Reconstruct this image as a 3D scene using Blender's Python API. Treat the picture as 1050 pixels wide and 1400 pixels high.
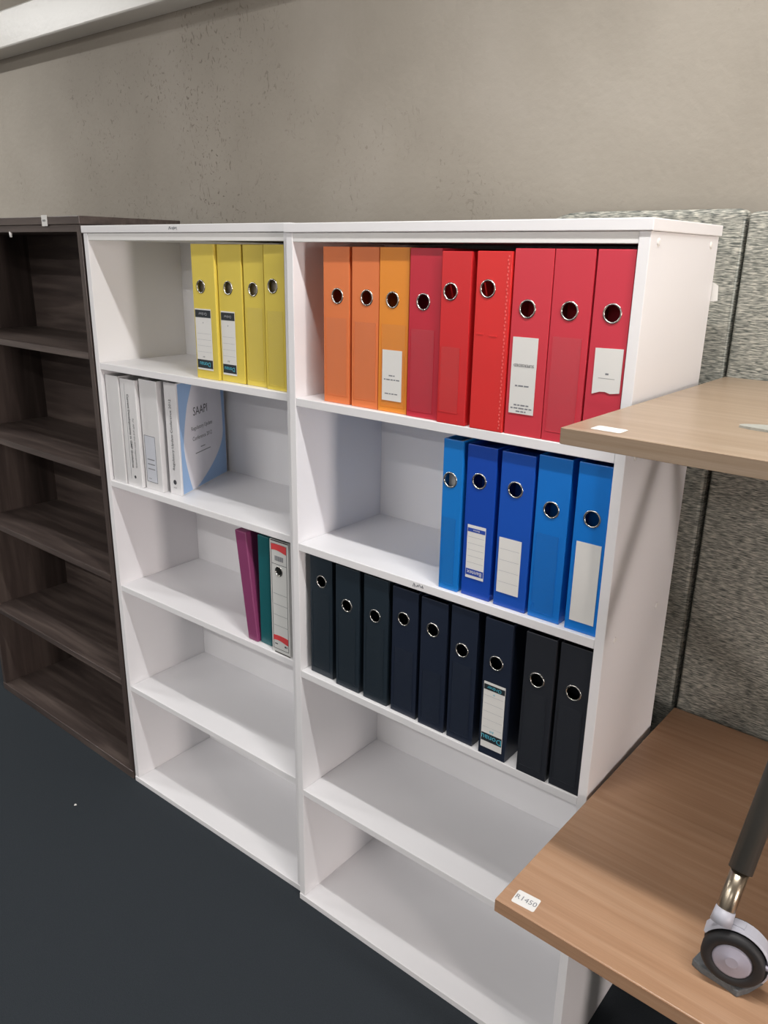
import bpy, bmesh, math, random
from mathutils import Vector, Matrix
random.seed(7)
for o in list(bpy.data.objects): bpy.data.objects.remove(o, do_unlink=True)
S = bpy.context.scene
COL = S.collection

# ------------------------------------------------------------------ camera
YAW, PITCH, ROLL, FPX = 0.6797, -0.3158, 0.0167, 1077.2
fw = Vector((-math.sin(YAW)*math.cos(PITCH), math.cos(YAW)*math.cos(PITCH), math.sin(PITCH)))
rt = Vector((math.cos(YAW), math.sin(YAW), 0)); up = rt.cross(fw)
r2 = math.cos(ROLL)*rt + math.sin(ROLL)*up; u2 = -math.sin(ROLL)*rt + math.cos(ROLL)*up
cam = bpy.data.objects.new('camera', bpy.data.cameras.new('camera'))
COL.objects.link(cam)
cam.matrix_world = Matrix(((r2.x, u2.x, -fw.x, 1.2932), (r2.y, u2.y, -fw.y, -1.2508), (r2.z, u2.z, -fw.z, 1.7397), (0, 0, 0, 1)))
cam.data.sensor_fit = 'VERTICAL'; cam.data.sensor_height = 36.0
cam.data.lens = FPX*36.0/1400.0
cam.data.clip_start = 0.02
S.camera = cam

# ------------------------------------------------------------------ world, exposure
W = bpy.data.worlds.new('world'); S.world = W; W.use_nodes = True
bg = W.node_tree.nodes['Background']
bg.inputs[0].default_value = (0.75, 0.82, 0.95, 1); bg.inputs[1].default_value = 0.0   # closed room: no sky light
S.view_settings.view_transform = 'Standard'; S.view_settings.look = 'None'
S.view_settings.gamma = 1.0; S.view_settings.use_curve_mapping = False
S.view_settings.exposure = 0.0
TUBE_W_WALLROW, TUBE_W_FILL, WINDOW_E = 39.0, 35.0, 50.0

CZ, WY = 3.05, .532     # ceiling height, plane of the plaster wall

# ------------------------------------------------------------------ materials
def srgb(c):
    return tuple(((v/255)/12.92 if v/255 <= .04045 else ((v/255+.055)/1.055)**2.4) for v in c) + (1,)
def newmat(name):
    m = bpy.data.materials.new(name); m.use_nodes = True
    return m, m.node_tree.nodes, m.node_tree.links, m.node_tree.nodes['Principled BSDF']
def plain(name, c, rough=.5, metal=0, spec=.5, var=.04, scale=30, bump=0.0, bscale=200, coat=0):
    """base colour with slight procedural mottling and optional fine relief"""
    m, N, L, b = newmat(name)
    tc = N.new('ShaderNodeTexCoord'); nz = N.new('ShaderNodeTexNoise')
    nz.inputs['Scale'].default_value = scale; nz.inputs['Detail'].default_value = 4
    L.new(tc.outputs['Object'], nz.inputs['Vector'])
    mr = N.new('ShaderNodeMapRange'); mr.inputs[3].default_value = 1-var; mr.inputs[4].default_value = 1+var
    L.new(nz.outputs[0], mr.inputs[0])
    hv = N.new('ShaderNodeHueSaturation'); hv.inputs['Color'].default_value = srgb(c)
    L.new(mr.outputs[0], hv.inputs['Value']); L.new(hv.outputs[0], b.inputs['Base Color'])
    b.inputs['Roughness'].default_value = rough; b.inputs['Metallic'].default_value = metal
    b.inputs['Specular IOR Level'].default_value = spec
    if coat: b.inputs['Coat Weight'].default_value = coat; b.inputs['Coat Roughness'].default_value = .15
    if bump:
        n2 = N.new('ShaderNodeTexNoise'); n2.inputs['Scale'].default_value = bscale; n2.inputs['Detail'].default_value = 3
        L.new(tc.outputs['Object'], n2.inputs['Vector'])
        bp = N.new('ShaderNodeBump'); bp.inputs['Strength'].default_value = bump; bp.inputs['Distance'].default_value = .002
        L.new(n2.outputs[0], bp.inputs['Height']); L.new(bp.outputs[0], b.inputs['Normal'])
    return m
def ramp(N, stops):
    r = N.new('ShaderNodeValToRGB'); e = r.color_ramp.elements
    e[0].position, e[0].color = stops[0]; e[1].position, e[1].color = stops[-1]
    for p, c in stops[1:-1]:
        x = e.new(p); x.color = c
    return r
def wood(name, c1, c2, c3, stretch=(1.2, 22, 22), rough=.4, scale=2.2):
    m, N, L, b = newmat(name)
    tc = N.new('ShaderNodeTexCoord'); mp = N.new('ShaderNodeMapping')
    mp.inputs['Scale'].default_value = stretch; L.new(tc.outputs['Object'], mp.inputs['Vector'])
    n1 = N.new('ShaderNodeTexNoise'); n1.inputs['Scale'].default_value = scale; n1.inputs['Detail'].default_value = 6; n1.inputs['Distortion'].default_value = .6
    L.new(mp.outputs[0], n1.inputs['Vector'])
    r = ramp(N, [(.3, srgb(c1)), (.5, srgb(c2)), (.72, srgb(c3))]); L.new(n1.outputs[0], r.inputs[0])
    n2 = N.new('ShaderNodeTexNoise'); n2.inputs['Scale'].default_value = scale*9; n2.inputs['Detail'].default_value = 3
    L.new(mp.outputs[0], n2.inputs['Vector'])
    mx = N.new('ShaderNodeMixRGB'); mx.blend_type = 'MULTIPLY'; mx.inputs[0].default_value = .25
    L.new(r.outputs[0], mx.inputs[1]); L.new(n2.outputs[0], mx.inputs[2]); L.new(mx.outputs[0], b.inputs['Base Color'])
    b.inputs['Roughness'].default_value = rough
    bp = N.new('ShaderNodeBump'); bp.inputs['Strength'].default_value = .05; bp.inputs['Distance'].default_value = .001
    L.new(n2.outputs[0], bp.inputs['Height']); L.new(bp.outputs[0], b.inputs['Normal'])
    return m
def plaster(name):
    m, N, L, b = newmat(name)
    tc = N.new('ShaderNodeTexCoord')
    big = N.new('ShaderNodeTexNoise'); big.inputs['Scale'].default_value = 2.2; big.inputs['Detail'].default_value = 5
    L.new(tc.outputs['Object'], big.inputs['Vector'])
    r = ramp(N, [(.3, srgb((152, 145, 134))), (.55, srgb((162, 155, 144))), (.75, srgb((170, 163, 153)))]); L.new(big.outputs[0], r.inputs[0])
    # trowel nicks: short curved dark marks that gather in patches
    mk = N.new('ShaderNodeTexNoise'); mk.inputs['Scale'].default_value = 34; mk.inputs['Detail'].default_value = 2.0; mk.inputs['Distortion'].default_value = 3.2
    mp = N.new('ShaderNodeMapping'); mp.inputs['Scale'].default_value = (1.25, 1, .75); mp.inputs['Rotation'].default_value = (0, .5, 0)
    L.new(tc.outputs['Object'], mp.inputs['Vector']); L.new(mp.outputs[0], mk.inputs['Vector'])
    thr = N.new('ShaderNodeMapRange'); thr.inputs[1].default_value = .39; thr.inputs[2].default_value = .31
    thr.inputs[3].default_value = 0; thr.inputs[4].default_value = 1
    L.new(mk.outputs[0], thr.inputs[0])
    cl = N.new('ShaderNodeTexNoise'); cl.inputs['Scale'].default_value = 2.6; cl.inputs['Detail'].default_value = 2
    L.new(tc.outputs['Object'], cl.inputs['Vector'])
    cm = N.new('ShaderNodeMapRange'); cm.inputs[1].default_value = .62; cm.inputs[2].default_value = .95
    dist = N.new('ShaderNodeVectorMath'); dist.operation = 'DISTANCE'; dist.inputs[1].default_value = (-1.25, WY, 2.1); L.new(tc.outputs['Object'], dist.inputs[0])
    near = N.new('ShaderNodeMapRange'); near.inputs[1].default_value = .25; near.inputs[2].default_value = .9; near.inputs[3].default_value = .34; near.inputs[4].default_value = .06
    L.new(dist.outputs['Value'], near.inputs[0])
    ad = N.new('ShaderNodeMath'); ad.operation = 'ADD'; L.new(cl.outputs[0], ad.inputs[0]); L.new(near.outputs[0], ad.inputs[1])
    L.new(ad.outputs[0], cm.inputs[0])
    mul = N.new('ShaderNodeMath'); mul.operation = 'MULTIPLY'; L.new(thr.outputs[0], mul.inputs[0]); L.new(cm.outputs[0], mul.inputs[1])
    mx = N.new('ShaderNodeMixRGB'); mx.inputs[2].default_value = srgb((112, 104, 93)); L.new(mul.outputs[0], mx.inputs[0]); L.new(r.outputs[0], mx.inputs[1])
    L.new(mx.outputs[0], b.inputs['Base Color']); b.inputs['Roughness'].default_value = .75
    fine = N.new('ShaderNodeTexNoise'); fine.inputs['Scale'].default_value = 55; fine.inputs['Detail'].default_value = 6
    L.new(tc.outputs['Object'], fine.inputs['Vector'])
    sub = N.new('ShaderNodeMath'); sub.operation = 'SUBTRACT'; L.new(fine.outputs[0], sub.inputs[0]); L.new(mul.outputs[0], sub.inputs[1])
    bp = N.new('ShaderNodeBump'); bp.inputs['Strength'].default_value = .35; bp.inputs['Distance'].default_value = .004
    L.new(sub.outputs[0], bp.inputs['Height']); L.new(bp.outputs[0], b.inputs['Normal'])
    return m
def fabric(name):
    m, N, L, b = newmat(name)
    tc = N.new('ShaderNodeTexCoord'); mp = N.new('ShaderNodeMapping'); mp.inputs['Scale'].default_value = (58, 58, 430)
    L.new(tc.outputs['Object'], mp.inputs['Vector'])
    n = N.new('ShaderNodeTexNoise'); n.inputs['Scale'].default_value = 1; n.inputs['Detail'].default_value = 4; n.inputs['Distortion'].default_value = .5
    L.new(mp.outputs[0], n.inputs['Vector'])
    r = ramp(N, [(.34, srgb((92, 96, 93))), (.5, srgb((152, 153, 145))), (.66, srgb((206, 203, 192)))]); L.new(n.outputs[0], r.inputs[0])
    L.new(r.outputs[0], b.inputs['Base Color']); b.inputs['Roughness'].default_value = .9; b.inputs['Specular IOR Level'].default_value = .2
    bp = N.new('ShaderNodeBump'); bp.inputs['Strength'].default_value = .5; bp.inputs['Distance'].default_value = .002
    L.new(n.outputs[0], bp.inputs['Height']); L.new(bp.outputs[0], b.inputs['Normal'])
    return m
def emit(name, c, e):
    m, N, L, b = newmat(name)
    b.inputs['Base Color'].default_value = c; b.inputs['Emission Color'].default_value = c; b.inputs['Emission Strength'].default_value = e
    return m
def clear(name):
    m, N, L, b = newmat(name)
    out = [n for n in N if n.type == 'OUTPUT_MATERIAL'][0]
    t = N.new('ShaderNodeBsdfTransparent'); g = N.new('ShaderNodeBsdfGlossy'); g.inputs['Roughness'].default_value = .18
    mx = N.new('ShaderNodeMixShader'); mx.inputs[0].default_value = .045; L.new(t.outputs[0], mx.inputs[1]); L.new(g.outputs[0], mx.inputs[2])
    L.new(mx.outputs[0], out.inputs['Surface'])
    return m

M = {}
M['white'] = plain('white_laminate', (239, 238, 240), .38, var=.012, scale=5)
M['whiteedge'] = plain('white_edging', (238, 237, 235), .42, var=.012, scale=8)
M['dark'] = wood('dark_wenge', (68, 59, 56), (84, 73, 69), (106, 94, 88), (1.0, 14, 14), .34)
M['darkside'] = wood('dark_wenge_upright', (66, 56, 53), (80, 69, 65), (98, 86, 80), (14, 14, 1.0), .34)
M['darkedge'] = wood('dark_edging', (68, 59, 56), (84, 73, 69), (106, 94, 88), (1.0, 20, 20), .38)
M['desk'] = wood('beech_laminate', (178, 138, 107), (187, 148, 117), (195, 158, 128), (.8, 34, 34), .36)
M['deskedge'] = wood('beech_edging', (178, 138, 107), (187, 148, 117), (195, 158, 128), (1.2, 20, 60), .42)
M['oak'] = wood('pale_oak_laminate', (160, 137, 114), (168, 146, 123), (176, 155, 134), (.8, 28, 28), .33)
M['oakedge'] = wood('oak_edging', (160, 137, 114), (168, 146, 123), (176, 155, 134), (1.2, 20, 60), .42)
M['wall'] = plaster('trowelled_plaster')
M['roomwall'] = plain('painted_wall', (172, 169, 166), .8, var=.03, scale=3)
M['ceil'] = plain('ceiling_paint', (190, 188, 184), .8, var=.02)
M['beam'] = plain('gloss_paint', (218, 216, 210), .32, var=.03, scale=12, bump=.35, bscale=60)
M['carpet'] = plain('charcoal_carpet', (50, 55, 60), .95, spec=.15, var=.22, scale=300, bump=.6, bscale=420)
M['fabric'] = fabric('woven_grey_fabric')
M['paper'] = plain('white_paper', (228, 227, 224), .7, var=.02, scale=20)
M['pages'] = plain('page_block', (205, 200, 190), .85, var=.1, scale=90)
M['ink'] = plain('dark_ink', (62, 64, 70), .7)
M['greyink'] = plain('grey_ink', (128, 130, 136), .7)
M['fineline'] = plain('fine_rule', (176, 178, 182), .7)
M['cyan'] = plain('cyan_print', (84, 190, 214), .6)
M['labelblack'] = plain('label_black', (32, 40, 46), .6)
M['redprint'] = plain('red_print', (212, 66, 70), .6)
M['blueprint'] = plain('blue_print', (36, 72, 168), .6)
M['chrome'] = plain('nickel_ring', (205, 203, 198), .22, metal=1, var=.02)
M['steel'] = plain('bare_steel', (176, 164, 146), .28, metal=1, var=.05)
M['gunmetal'] = plain('dark_powder_coat', (74, 72, 68), .45, var=.05)
M['plastic'] = plain('grey_plastic', (178, 178, 188), .4, var=.02)
M['hub'] = plain('hub_plastic', (168, 164, 178), .45, var=.02)
M['rubber'] = plain('black_rubber', (34, 34, 36), .6)
M['scrap'] = plain('carpet_offcut', (104, 106, 108), .95, spec=.1, var=.35, scale=160, bump=1, bscale=260)
M['foil'] = plain('grey_residue', (160, 160, 152), .6, var=.25, scale=120, bump=.5)
M['clear'] = clear('clear_pocket_film')
M['lamp'] = emit('lamp_diffuser', (1, .98, .95, 1), .5)
M['daylight'] = emit('frosted_daylight', (1.0, .89, .84, 1), WINDOW_E)
M['lampbody'] = plain('lamp_body', (230, 230, 228), .5)

# ------------------------------------------------------------------ helpers
def link(name, me, mat=None, parent=None, bevel=0, seg=2, smooth=False):
    o = bpy.data.objects.new(name, me); COL.objects.link(o)
    if mat is not None: me.materials.append(M[mat] if isinstance(mat, str) else mat)
    if parent is not None: o.parent = parent
    if bevel:
        b = o.modifiers.new('bevel', 'BEVEL'); b.width = bevel; b.segments = seg; b.limit_method = 'ANGLE'; b.angle_limit = math.radians(50)
    if smooth:
        for p in me.polygons: p.use_smooth = True
    return o
def tag(o, label, cat, group=None):
    o['label'] = label; o['category'] = cat
    if group: o['group'] = group
    return o
def root(name, loc=(0, 0, 0), rz=0):
    o = bpy.data.objects.new(name, None); COL.objects.link(o); o.location = loc; o.rotation_euler = (0, 0, rz); o.empty_display_size = .1
    return o
BOXF = [(0, 3, 2, 1), (4, 5, 6, 7), (0, 1, 5, 4), (1, 2, 6, 5), (2, 3, 7, 6), (3, 0, 4, 7)]
def boxme(name, x0, x1, y0, y1, z0, z1):
    me = bpy.data.meshes.new(name)
    me.from_pydata([(x0, y0, z0), (x1, y0, z0), (x1, y1, z0), (x0, y1, z0), (x0, y0, z1), (x1, y0, z1), (x1, y1, z1), (x0, y1, z1)], [], BOXF)
    return me
def box(name, x0, x1, y0, y1, z0, z1, mat, parent=None, bevel=0):
    return link(name, boxme(name, x0, x1, y0, y1, z0, z1), mat, parent, bevel)
def prism(name, poly, z0, z1, mat, parent=None, bevel=0, basis=None):
    """poly: CCW points in (a, b); extruded along the third axis; basis maps (a, b, c) -> xyz"""
    n = len(poly); bs = basis or (lambda a, b, c: (a, b, c))
    v = [bs(a, b, z0) for a, b in poly] + [bs(a, b, z1) for a, b in poly]
    f = [tuple(range(n-1, -1, -1)), tuple(range(n, 2*n))] + [(i, (i+1) % n, n+(i+1) % n, n+i) for i in range(n)]
    me = bpy.data.meshes.new(name); me.from_pydata(v, [], f)
    bm = bmesh.new(); bm.from_mesh(me); bmesh.ops.recalc_face_normals(bm, faces=bm.faces); bm.to_mesh(me); bm.free()
    return link(name, me, mat, parent, bevel)
def tubeme(name, pts, r, n=12):
    pts = [Vector(p) for p in pts]; rs = r if isinstance(r, (list, tuple)) else [r]*len(pts)
    v, f = [], []
    for i, p in enumerate(pts):
        d = (pts[min(i+1, len(pts)-1)] - pts[max(i-1, 0)]).normalized()
        a = d.orthogonal().normalized() if i == 0 else (a - d*a.dot(d)).normalized()
        b = d.cross(a)
        for k in range(n):
            t = 2*math.pi*k/n; v.append(p + rs[i]*(math.cos(t)*a + math.sin(t)*b))
    for i in range(len(pts)-1):
        for k in range(n): f.append((i*n+k, i*n+(k+1) % n, (i+1)*n+(k+1) % n, (i+1)*n+k))
    f.append(tuple(range(n-1, -1, -1))); f.append(tuple((len(pts)-1)*n+k for k in range(n)))
    me = bpy.data.meshes.new(name); me.from_pydata([tuple(p) for p in v], [], f)
    return me
def tube(name, pts, r, mat, parent=None, n=12, smooth=True):
    o = link(name, tubeme(name, pts, r, n), mat, parent)
    if smooth:
        for p in o.data.polygons: p.use_smooth = len(p.vertices) == 4
    return o
def lathe(name, prof, mat, parent=None, n=28, frame=None):
    """prof: (radius, along) pairs spun about an axis; frame = (origin, axis, u, w)"""
    o0, ax, u, w = [Vector(t) for t in frame]
    v, f = [], []
    for r, a in prof:
        for k in range(n):
            t = 2*math.pi*k/n; v.append(tuple(o0 + ax*a + u*(r*math.cos(t)) + w*(r*math.sin(t))))
    m = len(prof)
    for i in range(m-1):
        for k in range(n): f.append((i*n+k, i*n+(k+1) % n, (i+1)*n+(k+1) % n, (i+1)*n+k))
    if prof[0] != prof[-1]:
        f.append(tuple(range(n-1, -1, -1))); f.append(tuple((m-1)*n+k for k in range(n)))
    me = bpy.data.meshes.new(name); me.from_pydata(v, [], f)
    bm = bmesh.new(); bm.from_mesh(me); bmesh.ops.remove_doubles(bm, verts=bm.verts, dist=1e-6); bmesh.ops.recalc_face_normals(bm, faces=bm.faces); bm.to_mesh(me); bm.free()
    o = link(name, me, mat, parent)
    for p in me.polygons: p.use_smooth = len(p.vertices) == 4
    return o
def text(name, s, size, org, ex, ez, mat, parent, align='CENTER', off=.0005, bold=0.0):
    """flat lettering: text x runs along ex, text y along ez, centred on org"""
    cu = bpy.data.curves.new('t', 'FONT'); cu.body = s; cu.size = size; cu.align_x = align; cu.align_y = 'CENTER'; cu.resolution_u = 2; cu.offset = bold
    t = bpy.data.objects.new('t', cu); COL.objects.link(t)
    dg = bpy.context.evaluated_depsgraph_get(); dg.update()
    me = bpy.data.meshes.new_from_object(t.evaluated_get(dg)); bpy.data.objects.remove(t, do_unlink=True)
    ex, ez, org = Vector(ex), Vector(ez), Vector(org); nrm = ex.cross(ez)
    for v in me.vertices: v.co = org + ex*v.co.x + ez*v.co.y + nrm*off
    me.materials.clear(); me.name = name
    return link(name, me, mat, parent)
def stroke(name, pts, r, mat, parent):
    return tube(name, pts, r, mat, parent, n=5, smooth=False)
def dashes(name, x0, x1, z, h, y, mat, parent, seed):
    """a line of print too small to read: word-length dashes on a front-facing surface"""
    rnd_ = random.Random(seed); rects = []; x = x0
    while x < x1-.002:
        e_ = min(x1, x+rnd_.uniform(.004, .011)); rects.append((x, e_, z-h/2, z+h/2)); x = e_+.0018
    return plates(name, rects, y-.0002, y, mat, parent)
def plates(name, rects, y0, y1, mat, parent):
    """several thin front-facing plates of ONE print as one mesh; rects = (x0, x1, z0, z1)"""
    v, f = [], []
    for (x0, x1, z0, z1) in rects:
        k = len(v); v += [(x0, y0, z0), (x1, y0, z0), (x1, y1, z0), (x0, y1, z0), (x0, y0, z1), (x1, y0, z1), (x1, y1, z1), (x0, y1, z1)]
        f += [tuple(k+i for i in q) for q in BOXF]
    me = bpy.data.meshes.new(name); me.from_pydata(v, [], f)
    return link(name, me, mat, parent)

# ------------------------------------------------------------------ room shell
def struct(o): o['kind'] = 'structure'; return o
XL, XR, YF = -5.2, 6.2, -5.6
struct(box('floor', XL, XR, YF, WY, -.1, 0, 'carpet'))
struct(box('ceiling', XL, XR, YF, WY, CZ, CZ+.1, 'ceil'))
struct(box('wall_back', XL-.12, XR+.12, WY, WY+.12, -.1, CZ+.1, 'wall'))
struct(box('wall_left', XL-.12, XL, YF, WY, -.1, CZ+.1, 'roomwall'))
struct(box('wall_front', XL-.12, XR+.12, YF-.12, YF, -.1, CZ+.1, 'roomwall'))
struct(box('trim_1', XL, XR, .437, WY, 2.455, 2.578, 'beam', bevel=.006))
# right wall with a tall narrow window opening
WYA, WYB, WZA, WZB = -1.95, -1.25, .75, 2.25
wr = struct(box('wall_right', XR, XR+.12, YF, WYA, -.1, CZ+.1, 'roomwall'))
for nm, a in (('wall_section', (WYB, WY, -.1, CZ+.1)), ('wall_section', (WYA, WYB, -.1, WZA)), ('wall_section', (WYA, WYB, WZB, CZ+.1))):
    box(nm, XR, XR+.12, a[0], a[1], a[2], a[3], 'roomwall', wr)
wn = struct(root('window_1_offscreen', (XR, (WYA+WYB)/2, WZA)))
hw, hh = (WYB-WYA)/2, WZB-WZA
for a in ((-hw, -hw+.04, 0, hh), (hw-.04, hw, 0, hh), (-hw+.04, hw-.04, 0, .04), (-hw+.04, hw-.04, hh-.04, hh)):
    box('window_frame', .02, .07, a[0], a[1], a[2], a[3], 'lampbody', wn)
box('pane_offscreen', .04, .05, -hw+.04, hw-.04, .04, hh-.04, 'daylight', wn)

# ceiling battens: the row along the wall lights the shelves, further rows are assumed, added as fill light
def batten(x, y, watt, label):
    r = root('ceiling_batten_offscreen', (x, y, CZ)); tag(r, label, 'light', 'fluorescent ceiling battens')
    box('housing', -.76, .76, -.05, .05, -.045, 0, 'lampbody', r, .004)
    box('diffuser_offscreen', -.74, .74, -.028, .028, -.075, -.0455, 'lamp', r, .008)
    ld = bpy.data.lights.new('tube_light_offscreen', 'AREA'); ld.shape = 'RECTANGLE'; ld.size = 1.46; ld.size_y = .05; ld.energy = watt; ld.color = (1, .985, .96)
    lo = bpy.data.objects.new('tube_light_offscreen', ld); COL.objects.link(lo); lo.parent = r; lo.location = (0, 0, -.078)
batten(1.22, -.45, TUBE_W_WALLROW, 'white fluorescent batten on the ceiling above the stacked desks')
batten(-3.2, -.60, TUBE_W_WALLROW, 'white fluorescent batten on the ceiling beyond the dark bookcase')
for x, y, lb in ((-3.2, -2.7, 'white fluorescent batten added as fill in the middle ceiling row, farthest from the window'), (-.7, -2.7, 'white fluorescent batten added as fill in the middle ceiling row, nearest the window'),
                 (-3.2, -4.5, 'white fluorescent batten added as fill near the front wall, farthest from the window'), (-.7, -4.5, 'white fluorescent batten added as fill near the front wall, second from the window'),
                 (2.2, -4.5, 'white fluorescent batten added as fill near the front wall, nearest the window')):
    batten(x, y, TUBE_W_FILL, lb)

# ------------------------------------------------------------------ bookcases
def bookcase(name, loc, rz, w, d, h, shelves, mat, edge, t=.019, cover=.019, over=.004, zb=.019, back_y=None, caps=()):
    r = root(name, loc, rz)
    by = back_y or d-.016
    box('top_panel', -over, w+over, -over, d+over, h-cover, h, mat, r, .0015)
    box('top_rail', t, w-t, .001, d, h-cover-t, h-cover-.0005, edge, r, .001)
    sm = 'darkside' if mat == 'dark' else mat
    box('side_panel', 0, t, 0, d, zb, h-cover-.0004, sm, r, .001)
    box('side_panel', w-t, w, 0, d, zb, h-cover-.0004, sm, r, .001)
    box('bottom_panel', 0, w, -.002, d, 0, zb-.0003, mat, r, .0015)
    for z in shelves:
        box('shelf', t+.0004, w-t-.0004, .0008, by, z-t, z, mat, r, .0012)
    box('back_panel', t+.0004, w-t-.0004, by+.0005, by+.008, zb, h-cover-t, mat, r)
    for (y, z) in caps:
        lathe('screw_cap', [(0, .0025), (.004, .0023), (.0062, .001), (.0065, 0), (0, 0)], 'whiteedge', r, 14, ((w, y, z), (1, 0, 0), (0, 1, 0), (0, 0, 1)))
    return r
ZS = (1.4283, 1.0776, .7338, .3738)
bR = bookcase('bookcase', (0, 0, 0), 0, .8, .325, 1.8, ZS, 'white', 'whiteedge',
              caps=((.033, 1.765), (.286, 1.765), (.044, 1.416), (.285, 1.416), (.046, 1.066), (.252, 1.066), (.046, .72), (.285, .72)))
tag(bR, 'white open bookcase holding red, blue and black binders, beside the stacked desks', 'bookcase', 'white bookcases')
LROT = math.atan2(.019-.0065, .8)
bL = bookcase('bookcase', (-.8045, .0065, 0), LROT, .796, .325, 1.802, tuple(z+.0024 for z in ZS), 'white', 'whiteedge')
tag(bL, 'white open bookcase holding yellow binders, between dark bookcase and the other white one', 'bookcase', 'white bookcases')
bD = bookcase('bookcase', (-1.738, .006, 0), 0, .922, .33, 1.828, (1.455, 1.102, .755, .382), 'dark', 'darkedge', t=.02, cover=.022, zb=.03)
tag(bD, 'empty dark brown wooden bookcase, slightly taller than the white ones', 'bookcase')
for z in (1.455, 1.102, .755, .382):
    box('edge_strip', .0205, .9015, -.0008, .0007, z-.0195, z-.0005, 'darkedge', bD)
# price sticker and dowel on the dark bookcase
st = tag(box('price_sticker', -1.008, -.978, .0005, .0014, 1.802, 1.832, 'paper'), 'small white price sticker on the top edge of the dark bookcase', 'sticker')
stroke('handwriting', [(-1.002, .0003, 1.815), (-.998, .0003, 1.820), (-.994, .0003, 1.814), (-.990, .0003, 1.820), (-.985, .0003, 1.815)], .0007, 'ink', st)
lathe('dowel', [(0, 0), (.004, 0), (.004, .016), (0, .016)], 'whiteedge', bD, 10, ((.52, .004, 1.772), (0, 0, 1), (1, 0, 0), (0, 1, 0)))
# pencilled prices on the white edges
def scribble(parent, x, y, z, w, h, seed, face='front'):
    rnd = random.Random(seed); n = 15; pts = []
    for i in range(n):
        u = i/(n-1)
        pts.append((x + w*(u-.5) + rnd.uniform(-.002, .002), y, z + (h*.5 if i % 2 else -h*.5)*rnd.uniform(.3, 1)))
    return stroke('handwriting', pts, .0006, 'greyink', parent)
scribble(bL, .40, -.0043, 1.793, .03, .009, 3)
scribble(bR, .379, .0006, 1.0690, .03, .010, 5)
box('paper_tag', .782, .7995, .3295, .3302, 1.665, 1.700, 'paper', bR)
prism('paper_tag', [(.7995, 1.665), (.812, 1.667), (.810, 1.694), (.7995, 1.700)], .3288, .3294, 'paper', bR, basis=lambda a, b, c: (a, c, b))

# ------------------------------------------------------------------ binders
CM = {}
def cmat(c, rough=.34):
    if c not in CM: CM[c] = plain('binder_%d_%d_%d' % c, c, rough, var=.03, scale=14, coat=.15)
    return CM[c]
def spine_mesh(v, f, w, h, t, hole, y0=0.0, x0=0.0):
    """a board with a round hole: front face, back face, rim and hole wall"""
    hx, hz, r = hole; n = 32
    angs = sorted(set([2*math.pi*k/n for k in range(n)]))
    corners = [(x0, 0), (x0+w, 0), (x0+w, h), (x0, h)]
    ca = [(math.atan2(cz-hz, cx-hx) % (2*math.pi), (cx, cz)) for cx, cz in corners]
    outer = []
    for a in angs:
        dx, dz = math.cos(a), math.sin(a); ts = []
        if dx > 1e-9: ts.append((x0+w-hx)/dx)
        if dx < -1e-9: ts.append((x0-hx)/dx)
        if dz > 1e-9: ts.append((h-hz)/dz)
        if dz < -1e-9: ts.append(-hz/dz)
        s = min(t_ for t_ in ts if t_ > 0); outer.append((hx+dx*s, hz+dz*s))
    for a, c in ca:
        i = min(range(n), key=lambda k: abs((angs[k]-a+math.pi) % (2*math.pi)-math.pi)); outer[i] = c
    inner = [(hx+r*math.cos(a), hz+r*math.sin(a)) for a in angs]
    b = len(v)
    for yy in (y0, y0+t):
        v += [(x, yy, z) for x, z in outer] + [(x, yy, z) for x, z in inner]
    for k in range(n):
        j = (k+1) % n
        f.append((b+k, b+j, b+n+j, b+n+k)); f.append((b+2*n+j, b+2*n+k, b+3*n+k, b+3*n+j))
        f.append((b+j, b+k, b+2*n+k, b+2*n+j)); f.append((b+n+k, b+n+j, b+3*n+j, b+3*n+k))
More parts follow.
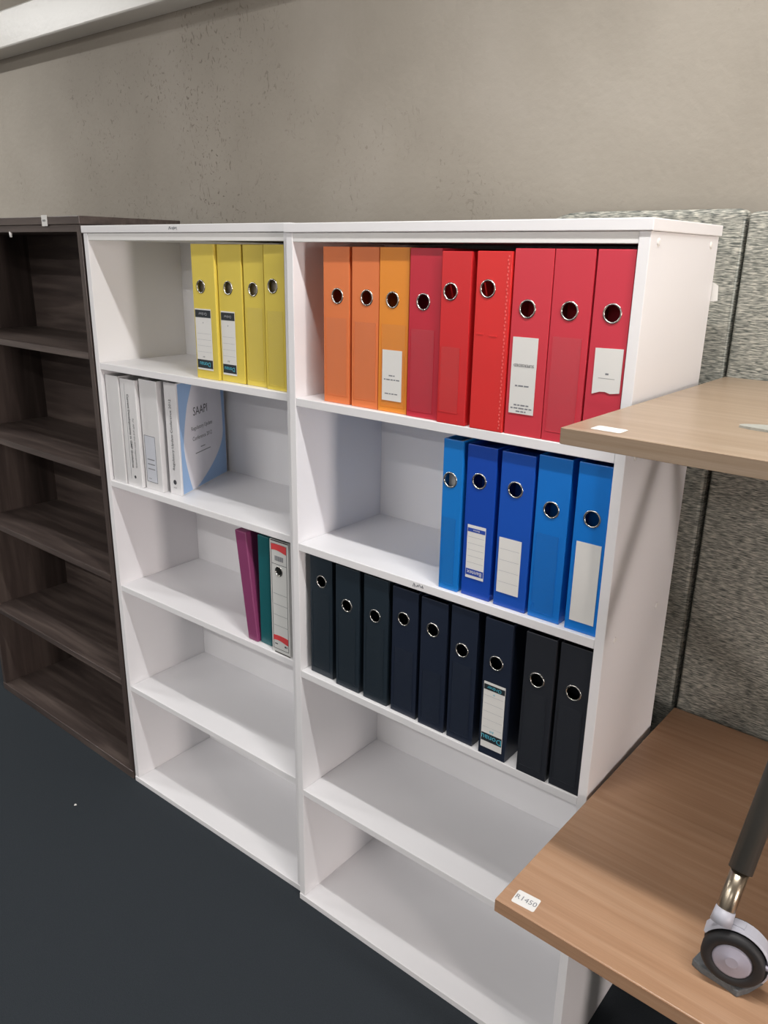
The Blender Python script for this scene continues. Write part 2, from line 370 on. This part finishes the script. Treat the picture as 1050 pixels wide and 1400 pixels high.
def binder(name, x0, x1, yf, z, col, label, group, h=.318, depth=.285, back=None, yr=None, ring=None, rr=.0163, pocket=None, card=None, lines=(), bands=(), texts=(), pages=None, rough=.34, rot=0):
    """lever arch file: spine at the front between x0 and x1; back = x range of the fore edge"""
    r = root(name, (x0, yf, z+.0004), rot); tag(r, label, 'binder', group)
    w = x1-x0; t = .0028; m = cmat(col, rough)
    b0, b1 = (0, w) if back is None else (back[0]-x0, back[1]-x0)
    v, f = [], []
    if ring: spine_mesh(v, f, w, h, t, (ring[0]-x0, ring[1]-z, rr*.84))
    else:
        v += [(0, 0, 0), (w, 0, 0), (w, t, 0), (0, t, 0), (0, 0, h), (w, 0, h), (w, t, h), (0, t, h)]; f += BOXF
    for (xa, xb, s) in ((0, b0, 1), (w, b1, -1)):
        k = len(v); q = [(xa, t*.9), (xa+s*t, t*.9), (xb+s*t, depth), (xb, depth)]
        v += [(a, b, 0) for a, b in q] + [(a, b, h) for a, b in q]; f += [tuple(k+i for i in g) for g in BOXF]
    me = bpy.data.meshes.new('cover'); me.from_pydata(v, [], f)
    bm = bmesh.new(); bm.from_mesh(me); bmesh.ops.recalc_face_normals(bm, faces=bm.faces); bm.to_mesh(me); bm.free()
    link('cover', me, m, r, .0009, 2)
    if ring:
        a = rr
        lathe('finger_ring', [(a*.80, .0012), (a*.82, -.0010), (a*.90, -.0019), (a, -.0012), (a*1.03, .0), (a*.98, .0008), (a*.80, .0012)], 'chrome', r, 30, ((ring[0]-x0, 0, ring[1]-z), (0, 1, 0), (1, 0, 0), (0, 0, 1)))
    if min(w, b1-b0) > .025:   # contents between the covers, glimpsed through the finger hole
        ya = .016 if pages else .05; q = ya/depth
        prism('paper_block', [(b0*q+t+.002, ya), (w+(b1-w)*q-t-.002, ya), (b1-t-.003, depth-.012), (b0+t+.003, depth-.012)], .006, h-.014, 'pages' if (pages or not ring) else m, r)
    if pocket:
        px0, px1, pz0, pz1 = pocket[0]-x0, pocket[1]-x0, pocket[2]-z, pocket[3]-z
        e = .0009
        wm = cmat(col, .2)
        pk = plates('label_pocket', [(px0, px0+e, pz0, pz1), (px1-e, px1, pz0, pz1), (px0, px1, pz0, pz0+e)], -.0007, 0, wm, r)
        plates('pocket_film', [(px0+e, px1-e, pz0+e, pz1)], -.0006, -.0003, 'clear', pk)
    if card:
        cx0, cx1, cz0, cz1 = card[0]-x0, card[1]-x0, card[2]-z, card[3]-z
        cd = plates('label_card', [(cx0, cx1, cz0, cz1)], -.0013, -.0008, 'paper', r)
        cw, ch = cx1-cx0, cz1-cz0
        if lines: plates('ruled_line', [(cx0+cw*.06, cx1-cw*.06, cz0+ch*l-.0003, cz0+ch*l+.0003) for l in lines], -.0015, -.0013, 'fineline', cd)
        for (u0, u1, bm_) in bands: plates('printed_band', [(cx0+.0008, cx1-.0008, cz0+ch*u0, cz0+ch*u1)], -.0016, -.0013, bm_, cd)
        for (s, size, u, vv, tm) in texts:     # binders stand upside down, so the print does too
            if s.startswith('~'):
                hwid = cw*float(s[1:])/2; zc = cz0+ch*vv
                dashes('print_line', cx0+cw*u-hwid, cx0+cw*u+hwid, zc, size*.4, -.0013, tm, cd, int(vv*1000)); continue
            text('lettering', s, size, (cx0+cw*u, -.0017, cz0+ch*vv), (-1, 0, 0), (0, 0, -1), tm, cd, off=.0002)
    return r

DON = dict(bands=((.03, .17, 'labelblack'), (.86, .98, 'labelblack')), lines=(.3, .4, .5, .6))
Z1, Z2, Z3 = ZS[0], ZS[1], ZS[2]
dzL = .0024
Y_ = (226, 203, 84); G1 = 'yellow binders on the top shelf'
binder('lever_arch_binder', -.366, -.281, .029, Z1+dzL, Y_, 'yellow binder with a printed label, at the open end of the yellow row', G1, .326, ring=(-.334, 1.657), pages=1, card=(-.361, -.300, 1.453, 1.604), texts=(('Donau', .016, .5, .10, 'cyan'), ('Ordner', .0105, .5, .92, 'fineline'), ('A4', .007, .45, .22, 'greyink'), ('+', .009, .5, .78, 'greyink')), **DON)
binder('lever_arch_binder', -.276, -.191, .036, Z1+dzL, Y_, 'yellow binder with a printed label, between a labelled and a plain yellow binder', G1, .326, ring=(-.240, 1.657), pages=1, card=(-.270, -.219, 1.448, 1.602), texts=(('Donau', .0145, .5, .10, 'cyan'), ('Ordner', .009, .5, .92, 'fineline'), ('A4', .007, .45, .22, 'greyink'), ('+', .009, .5, .78, 'greyink')), **DON)
binder('lever_arch_binder', -.184, -.115, .037, Z1+dzL, Y_, 'plain yellow binder with an empty label pocket, next to a labelled yellow binder', G1, .326, ring=(-.152, 1.657), pages=1, pocket=(-.178, -.121, 1.445, 1.615))
binder('lever_arch_binder', -.106, -.040, .030, Z1+dzL, Y_, 'plain yellow binder standing against the divider between the white bookcases', G1, .326, ring=(-.078, 1.667), pages=1, pocket=(-.100, -.046, 1.44, 1.612))

G2 = 'orange binders on the top shelf'; O_ = (232, 128, 74)
binder('lever_arch_binder', .094, .167, .016, Z1, O_, 'plain orange binder at the open end of the orange row', G2, .325, ring=(.134, 1.655), pocket=(.100, .161, 1.445, 1.61))
binder('lever_arch_binder', .1755, .2475, .015, Z1, O_, 'plain orange binder between another plain orange one and the labelled orange one', G2, .325, ring=(.216, 1.655), pocket=(.181, .242, 1.445, 1.606))
binder('lever_arch_binder', .250, .3245, .014, Z1, (236, 146, 52), 'orange binder with a white typed label, next to the red binders', G2, .325, ring=(.284, 1.654), pocket=(.256, .319, 1.44, 1.606), card=(.261, .3115, 1.4525, 1.5555), texts=(('~.7', .0055, .5, .14, 'greyink'), ('~.8', .006, .5, .42, 'greyink'), ('~.3', .006, .5, .5, 'greyink')))
G3 = 'red binders on the top shelf'
binder('lever_arch_binder', .329, .404, .010, Z1, (196, 44, 62), 'crimson binder with scuffed empty pocket, beside the labelled orange binder', G3, .324, ring=(.363, 1.654), pocket=(.334, .392, 1.44, 1.602))
binder('lever_arch_binder', .4095, .4745, .002, Z1, (212, 44, 48), 'narrow bright red binder with wrinkled pocket, beside the crimson binder', G3, .319, ring=(.431, 1.676), pocket=(.413, .458, 1.45, 1.575))
r6 = binder('lever_arch_binder', .487, .558, .001, Z1, (222, 48, 48), 'bright red binder with a stitched edge', G3, .320, ring=(.512, 1.684))
plates('stitching', [(.0625+(.0016 if k % 2 else 0), .0650+(.0016 if k % 2 else 0), .006+k*.0062, .0095+k*.0062) for k in range(50)], -.0006, 0, cmat((236, 104, 100)), r6)
plates('pocket_lip', [(.006, .020, .1745, .1768), (.033, .049, .1725, .1748)], -.0008, 0, cmat((222, 48, 48), .2), r6)
binder('lever_arch_binder', .562, .637, .004, Z1, (212, 58, 72), 'red binder with a long white typed label', G3, .325, ring=(.593, 1.653), card=(.569, .6195, 1.4685, 1.6045), texts=(('SUPERSEDED', .0072, .5, .64, 'ink'), ('~.6', .0062, .5, .37, 'greyink'), ('~.4', .006, .5, .03, 'greyink'), ('~.85', .006, .5, .072, 'greyink'), ('~.6', .006, .5, .114, 'greyink')))
binder('lever_arch_binder', .639, .711, .004, Z1, (208, 56, 72), 'red binder with an empty label pocket, between two labelled red binders', G3, .325, ring=(.673, 1.654), pocket=(.645, .701, 1.445, 1.61))
r9 = binder('lever_arch_binder', .715, .7785, .004, Z1, (206, 56, 74), 'red binder with a torn white label, against the side panel near the desk', G3, .325, ring=(.749, 1.654))
tl = prism('label_card', [(.012, .093), (.026, .098), (.035, .0985), (.044, .096), (.0605, .0985), (.0605, .1705), (.0115, .1695)], -.0013, -.0008, 'paper', r9, basis=lambda a, b, c: (a, c, b))
dashes('print_line', .033, .039, .128, .003, -.0013, 'greyink', tl, 4)
plates('ruled_line', [(.021, .050, .1203, .1209)], -.0015, -.0013, 'greyink', tl)

G4 = 'blue binders on the second shelf'
binder('lever_arch_binder', .4245, .4705, .010, Z2, (20, 122, 206), 'narrow light blue binder at the open end of the blue row', G4, .319, ring=(.443, 1.314), pages=1, pocket=(.428, .461, 1.09, 1.235))
binder('lever_arch_binder', .4795, .546, .013, Z2, (18, 72, 176), 'dark blue binder with a ruled white printed label', G4, .316, ring=(.509, 1.323), card=(.4885, .531, 1.118, 1.231), lines=(.3, .42, .54, .66, .78), bands=((.055, .175, 'blueprint'), (.875, .945, 'blueprint')), texts=(('Bantex', .0125, .5, .115, 'paper'), ('Bantex', .0055, .5, .91, 'paper')))
binder('lever_arch_binder', .557, .628, .012, Z2, (22, 82, 184), 'dark blue binder with a blank white label, beside the one with the ruled label', G4, .315, ring=(.590, 1.322), card=(.563, .612, 1.108, 1.2225), lines=(.2, .4, .6, .8))
b4 = binder('lever_arch_binder', .635, .701, .012, Z2, (18, 116, 206), 'light blue binder with an empty pocket, between two binders with blank white labels', G4, .321, ring=(.667, 1.299), pocket=(.640, .688, 1.09, 1.25))
plates('pocket_crease', [(.006, .0075, .022, .032), (.0105, .0115, .021, .030)], -.0008, 0, cmat((18, 116, 206), .2), b4)
binder('lever_arch_binder', .7145, .7775, .010, Z2, (16, 120, 212), 'light blue binder with a long blank white label, against the side panel', G4, .322, ring=(.748, 1.300), card=(.7235, .7715, 1.098, 1.254))

G5 = 'black binders on the third shelf'
K1, K2, K3 = (30, 42, 52), (27, 36, 54), (36, 39, 46)
nth = ('first', 'second', 'third', 'fourth', 'fifth', 'sixth')
kb = [(.040, .113, .018, (.078, .988), K1, .316, .96), (.131, .204, .011, (.166, .954), K1, .316, .93), (.2195, .2905, .010, (.253, .955), K1, .316, .93),
      (.3035, .3745, .010, (.335, .974), K2, .312, .90), (.385, .4535, .007, (.417, .975), K2, .311, .875), (.4635, .5295, .007, (.493, .953), K2, .315, .92)]
for i, (a, b, y, rg, c, h, pt) in enumerate(kb):
    binder('lever_arch_binder', a, b, y, Z3, c, 'plain black binder, %s from the divider between the white bookcases' % nth[i], G5, h, ring=rg, pocket=(a+.007, b-.010, Z3+.016, pt), rough=.42)
binder('lever_arch_binder', .549, .613, .003, Z3, K2, 'black binder with a white and black printed label', G5, .316, ring=(.579, .955), card=(.5545, .6055, .7525, .9075), lines=(.32, .44, .56, .68, .8), bands=((.10, .225, 'labelblack'), (.885, .965, 'labelblack')), texts=(('Donau', .0185, .5, .165, 'cyan'), ('Ordner', .011, .5, .925, 'cyan'), ('A4', .009, .5, .27, 'cyan'), ('+', .010, .5, .84, 'cyan')), rough=.42)
binder('lever_arch_binder', .643, .7085, .001, Z3, K3, 'plain black binder between the labelled black one and the last by the side panel', G5, .316, ring=(.673, .953), pocket=(.648, .698, .75, .922), rough=.42)
binder('lever_arch_binder', .7155, .7795, .004, Z3, K3, 'plain black binder against the side panel next to the desks', G5, .316, ring=(.749, .953), pocket=(.721, .772, .75, .92), rough=.42)

# ---- white files on the left bookcase's second shelf: spines fan out, fore edges are pressed together
ZL2 = Z2+dzL; G6 = 'white binders on the second shelf'; WH = (222, 221, 222)
binder('ring_binder', -.779, -.716, .016, ZL2, WH, 'blank white binder against the side panel by the dark bookcase', G6, .317, back=(-.780, -.742), depth=.27)
wb = binder('ring_binder', -.7125, -.6405, .020, ZL2, (226, 225, 226), 'white binder with lines of vertical typed text on its spine', G6, .313, back=(-.740, -.700), depth=.27)
text('lettering', 'Current Developments in GMP Guidelines', .0125, (.034, -.0004, .163), (0, 0, -1), (1, 0, 0), 'ink', wb, off=.0003, bold=.0002)
text('lettering', 'for API and the ICH requirements', .0105, (.052, -.0004, .13), (0, 0, -1), (1, 0, 0), 'ink', wb, off=.0003)
lathe('emblem', [(0, .0004), (.0045, .0004), (.0045, 0), (0, 0)], 'ink', wb, 14, ((.040, 0, .028), (0, -1, 0), (1, 0, 0), (0, 0, 1)))
plates('ruled_line', [(.0205, .0211, .02, .30)], -.0005, 0, 'greyink', wb)
wc = binder('ring_binder', -.6365, -.5560, .031, ZL2, WH, 'white binder with an outlined label box on its spine', G6, .318, back=(-.697, -.645), depth=.26)
cb = plates('label_box', [(.008, .0585, .0225, .1595)], -.0006, 0, plain('pale_label', (206, 209, 218), .6), wc)
e = .0011
plates('box_outline', [(.008, .008+e, .0225, .1595), (.0585-e, .0585, .0225, .1595), (.008, .0585, .0225, .0225+e), (.008, .0585, .1595-e, .1595)], -.0009, -.0005, 'ink', cb)
plates('printed_line', [(.017, .050, .0605, .0632), (.017, .050, .0745, .0775), (.017, .050, .0885, .0915), (.017, .030, .032, .0335)], -.0009, -.0005, 'greyink', cb)
wd = binder('ring_binder', -.5420, -.4900, .046, ZL2, (228, 227, 229), 'white and pale blue conference binder with its printed front cover showing', G6, .318, back=(-.641, -.601), depth=.258)
text('lettering', 'Regulatory Update Conference 2012', .0135, (.024, -.0004, .172), (0, 0, 1), (-1, 0, 0), 'ink', wd, off=.0003)
lathe('emblem', [(0, .0005), (.007, .0005), (.007, 0), (0, 0)], 'ink', wd, 16, ((.024, 0, .036), (0, -1, 0), (1, 0, 0), (0, 0, 1)))
text('lettering', 'SAAPI', .006, (.024, -.0004, .020), (1, 0, 0), (0, 0, 1), 'greyink', wd, off=.0003)
p0 = Vector((.052, .0028, 0)); p1 = Vector((-.059, .258, 0)); ce = (p1-p0).normalized(); cn = ce.cross(Vector((0, 0, 1))); CL = (p1-p0).length
cvb = lambda a, b, c: tuple(p0 + ce*a + Vector((0, 0, b)) + cn*c)
sheet = prism('cover_sheet', [(.006, .003), (CL-.004, .003), (CL-.004, .315), (.006, .315)], .0002, .0006, plain('pale_blue_print', (150, 182, 222), .45), wd, basis=cvb)
ov = []
for k in range(0, 41):
    v_ = .004+.310*k/40; s = (v_-.004)/.31
    ov.append((.022+.060*abs(s-.42)**1.5*2.2 + (.05*max(0, s-.8)), v_))
for k in range(40, -1, -1):
    v_ = .004+.310*k/40; s = (v_-.004)/.31
    ov.append((CL*.93 - (.62*CL*max(0, (.45-s)/.45)**2.0) - .02*max(0, s-.6), v_))
ovo = prism('white_oval', ov[::-1], .0006, .0009, plain('oval_print', (222, 221, 228), .45), sheet, basis=cvb)
def ctext(s, size, a, b, mt='ink'): text('lettering', s, size, p0+ce*a+Vector((0, 0, b))+cn*.001, ce, (0, 0, 1), mt, sheet, off=.0002)
ctext('SAAPI', .034, .125, .225); ctext('Regulatory Update', .0165, .130, .178); ctext('Conference 2012', .0165, .130, .148)
for (a0, a1, bz) in ((.117, .143, .118), (.085, .175, .104)):
    prism('print_line', [(a0, bz-.0013), (a1, bz-.0013), (a1, bz+.0013), (a0, bz+.0013)], .0009, .0011, 'greyink', sheet, basis=cvb)

# ---- third shelf of the left bookcase
ZL3 = Z3+dzL; G7 = 'files on the third shelf beside the divider'
mg = root('ring_binder', (-.2085, .028, ZL3+.0006)); tag(mg, 'magenta binder leaning away from a teal one', 'binder', G7)
def leanbox(parent, name, w, d, h, lean, mat, bevel=.0025):
    me = bpy.data.meshes.new(name); s = math.tan(lean)
    me.from_pydata([(0, 0, 0), (w, 0, 0), (w, d, 0), (0, d, 0), (-s*h, 0, h), (-s*h+w*1.12, 0, h), (-s*h+w*1.12, d, h), (-s*h, d, h)], [], BOXF)
    return link(name, me, mat, parent, bevel)
leanbox(mg, 'cover', .037, .25, .307, math.radians(7.2), cmat((138, 62, 106), .42))
tb = root('ring_binder', (-.1675, .036, ZL3+.0004)); tag(tb, 'slim teal binder between a magenta binder and a white box file', 'binder', G7)
box('cover', 0, .0425, 0, .25, 0, .310, cmat((22, 98, 104), .4), tb, .002)
plates('hinge_rib', [(.004, .0046, .004, .306), (.038, .0386, .004, .306)], -.0003, .0001, cmat((22, 98, 104), .4), tb)
xw0, xw1 = -.1085, -.0425
wf = binder('lever_arch_binder', xw0, xw1, .024, ZL3, (216, 216, 214), 'white lever arch file with red swooshes and a barcode on its spine', G7, .317, ring=(-.0765, .9705), rr=.0135)
w_ = xw1-xw0
def arch_band(z0, z1, bow, mat, nm):
    top = [(.006+(w_-.012)*k/12, z1+bow*math.sin(math.pi*k/12)) for k in range(13)]
    bot = [(.006+(w_-.012)*k/12, z0+bow*1.8*math.sin(math.pi*k/12*1.1+.5)) for k in range(13)]
    prism(nm, bot+top[::-1], -.0007, 0, mat, wf, basis=lambda a, b, c: (a, c, b))
arch_band(.287, .305, .002, 'redprint', 'red_swoosh'); arch_band(.034, .050, .002, 'redprint', 'red_swoosh')
e = .0009
plates('label_outline', [(.005, .005+e, .012, .307), (w_-.005-e, w_-.005, .012, .307), (.005, w_-.005, .012, .012+e), (.005, w_-.005, .307-e, .307), (.005, w_-.005, .252, .252+e)], -.0006, 0, 'ink', wf)
plates('ruled_line', [(.009, w_-.007, zz, zz+.0006) for zz in (.080, .110, .140, .170)], -.0006, 0, 'greyink', wf)
plates('barcode', [(.018+k*.0026, .018+k*.0026+(.0015 if k % 3 else .0009), .262, .275) for k in range(12)], -.0006, 0, 'greyink', wf)
dashes('print_line', .010, .024, .026, .003, 0, 'ink', wf, 2); dashes('print_line', .046, .056, .025, .005, 0, 'ink', wf, 3)
plates('bottom_edging', [(.010, w_, .0005, .0035)], -.0008, 0, 'gunmetal', wf)
plates('top_edging', [(.004, w_, .3135, .3165)], -.0008, 0, 'gunmetal', wf)

# ------------------------------------------------------------------ upholstered screens behind the desks
def screen(x0, x1, z1, y0, y1, rad, label):
    o = root('upholstered_screen', (x0, y0, 0)); tag(o, label, 'screen', 'grey fabric screens against the wall')
    w = x1-x0; pts = [(0, 0), (w, 0)]
    for k in range(9):
        a = math.pi/2*k/8; pts.append((w-rad[1]+rad[1]*math.cos(a), z1-rad[1]+rad[1]*math.sin(a)))
    for k in range(9):
        a = math.pi/2+math.pi/2*k/8; pts.append((rad[0]+rad[0]*math.cos(a), z1-rad[0]*.4+rad[0]*.4*math.sin(a)))
    p = prism('padding', pts, 0, y1-y0, 'fabric', o, .012, basis=lambda a, b, c: (a, c, b)); p.modifiers['bevel'].segments = 4
    tube('piping', [(w-.003, .004, .02), (w-.003, .004, z1-rad[1])], .002, 'fabric', o, 8)
screen(.375, .806, 1.836, .452, .508, (.085, .018), 'grey woven fabric screen partly behind the white bookcase')
screen(.8135, 1.95, 1.830, .447, .503, (.02, .02), 'grey woven fabric screen behind the stacked desks')

# ------------------------------------------------------------------ desks
dk = root('office_desk', (.7985, -.334, 0), math.radians(-1.2)); tag(dk, 'beech laminate desk on the floor, carrying the other table', 'desk')
box('desk_top', 0, 1.5, 0, .765, .7225, .7475, 'desk', dk, .0015)
box('front_edging', .0005, 1.4995, -.0012, .0002, .7235, .7468, 'deskedge', dk)
for x in (.42, 1.36):
    lg = box('leg_frame', x, x+.05, .34, .42, .03, .7222, 'gunmetal', dk, .004)
    box('foot', x, x+.05, .05, .71, 0, .03, 'gunmetal', lg, .006)
box('modesty_panel', .47, 1.36, .40, .418, .35, .70, 'gunmetal', dk)
def sticker(name, x0, y0, w, d, z, rz, label, txt=None):
    o = root(name, (x0, y0, z), rz); tag(o, label, 'sticker')
    pts = []
    for cx, cy, a0 in ((w-.003, d-.003, 0), (.003, d-.003, 90), (.003, .003, 180), (w-.003, .003, 270)):
        for k in range(4): a = math.radians(a0+30*k); pts.append((cx+.003*math.cos(a), cy+.003*math.sin(a)))
    c = prism('sticker_face', pts, .0001, .0005, 'paper', o)
    if txt: text('lettering', txt, .0145, (w/2, d/2, .0005), (1, 0, 0), (0, 1, 0), 'greyink', o, off=.0002)
sticker('price_sticker', .8205, -.3225, .040, .030, .7475, math.radians(3), 'white handwritten price sticker on the corner of the lower desk', 'R1450')

tbx, tby = .8045, -.256
tt = root('caster_table', (tbx, tby, 0), math.radians(-1.0)); tag(tt, 'pale oak table on caster legs, stacked on top of the desk', 'table')
box('table_top', 0, 1.4, 0, .69, 1.491, 1.515, 'oak', tt, .0015)
box('front_edging', .0005, 1.3995, -.0012, .0002, 1.492, 1.5143, 'oakedge', tt)
box('side_edging', -.0012, .0002, .0005, .6895, 1.492, 1.5143, 'oakedge', tt)
sticker('price_sticker', .838, -.237, .044, .028, 1.515, math.radians(-2), 'blank white sticker on the corner of the pale oak table')
rp = []
rnd = random.Random(2)
for k in range(14):
    a = 2*math.pi*k/14; rp.append((.040*math.cos(a)*rnd.uniform(.75, 1.1), .022*math.sin(a)*rnd.uniform(.75, 1.1)))
rsd = prism('felt_scrap', rp, 0, .0035, 'foil'); rsd.location = (1.03, -.072, 1.5151)
tag(rsd, 'rough grey felt scrap lying on the pale oak table', 'felt scrap')

def leg_set(parent, x, xa, casters):
    """inverted V leg under the table: apex bracket, two tubes, chrome sleeves and twin wheel casters (table-local coordinates)"""
    ap = Vector((xa, .345, 1.478))
    box('apex_bracket', xa-.03, xa+.03, .27, .42, 1.476, 1.4908, 'gunmetal', parent, .003)
    for (cx, cy, cz, sgn) in casters:
        foot = Vector((cx-.02, cy-.008*sgn, cz+.066))
        d = (ap-foot).normalized(); sl = foot+d*.066
        tube('leg', [sl-d*.006, ap], [.0165, .0165], 'gunmetal', parent, 18)
        tube('chrome_sleeve', [foot, foot+d*.004, sl], [.0105, .0125, .0125], 'steel', parent, 18)
        cs = bpy.data.objects.new('caster', boxme('caster', cx-.008, cx+.008, cy-.006, cy+.006, cz-.01, cz+.05)); COL.objects.link(cs)
        cs.data.materials.append(M['plastic']); cs.parent = parent
        R = .0425; ax = Vector((.14, -1, 0)).normalized(); u = Vector((0, 0, 1)); w = ax.cross(u)
        for s in (1, -1):
            o0 = Vector((cx, cy, cz)) + ax*(s*.0065)
            wh = None
            lathe('wheel', [(0, 0), (R*.93, 0), (R, s*.003), (R, s*.012), (R*.9, s*.0155), (R*.66, s*.0155), (R*.64, s*.013), (0, s*.013)], 'rubber', cs, 36, (o0, ax, u, w))
            lathe('hub_cap', [(0, s*.0165), (R*.2, s*.0166), (R*.22, s*.0158), (R*.55, s*.0155), (R*.63, s*.0138), (R*.63, s*.0125), (0, s*.0125)], 'hub', cs, 32, (o0, ax, u, w))
        # hood over the wheel pair
        v, f = [], []; n = 20; rs = ((.0455, -.013), (.0490, -.010), (.0490, .010), (.0455, .013))
        for k in range(n+1):
            a = math.radians(-62+182*k/n)
            for rr_, aa in rs: v.append(tuple(Vector((cx, cy, cz)) + ax*aa + u*(rr_*math.cos(a)) + w*(-rr_*math.sin(a))))
        for k in range(n):
            for j in range(4): f.append((k*4+j, k*4+(j+1) % 4, (k+1)*4+(j+1) % 4, (k+1)*4+j))
        f.append((3, 2, 1, 0)); f.append(tuple(n*4+j for j in range(4)))
        me = bpy.data.meshes.new('hood'); me.from_pydata(v, [], f)
        bm = bmesh.new(); bm.from_mesh(me); bmesh.ops.recalc_face_normals(bm, faces=bm.faces); bm.to_mesh(me); bm.free()
        link('hood', me, 'plastic', cs, .001, 2)
        tube('stem_socket', [foot-d*.018, foot+d*.003], [.015, .0135], 'plastic', cs, 16)
        box('brake_lever', cx+.040, cx+.062, cy-.010, cy+.010, cz+.004, cz+.010, 'hub', cs, .002)
CZT = .7475+.0121+.0425
leg_set(tt, .34, .360, [(1.139-tbx, -.242-tby, CZT, 1), (1.150-tbx, .385-tby, CZT-.0121, -1)])
leg_set(tt, 1.2, 1.15, [(1.155, .02, CZT-.0121, 1), (1.155, .62, CZT-.0121, -1)])
tube('cross_bar', [(.36, .345, 1.462), (1.15, .345, 1.462)], .014, 'gunmetal', tt, 14)
sc = prism('carpet_scrap', [(-.046, -.030), (-.030, -.036), (-.010, -.038), (.012, -.041), (.022, -.044), (.034, -.026), (.046, .002), (.040, .030), (.010, .040), (-.028, .036), (-.038, .012)], 0, .012, 'scrap', None, .002)
sc.location = (1.134, -.226, .7476)
tag(sc, 'charcoal carpet offcut under the caster wheel on the desk', 'carpet scrap')
# crumb on the carpet
cr = bpy.data.meshes.new('crumb'); bmx = bmesh.new(); bmesh.ops.create_icosphere(bmx, subdivisions=1, radius=.005)
for vv in bmx.verts: vv.co.x *= rnd.uniform(.6, 1.3); vv.co.z *= .5
bmx.to_mesh(cr); bmx.free()
co = link('crumb', cr, 'paper'); co.location = (-.842, -.199, .0025)
tag(co, 'tiny pale crumb lying on the charcoal carpet', 'crumb')
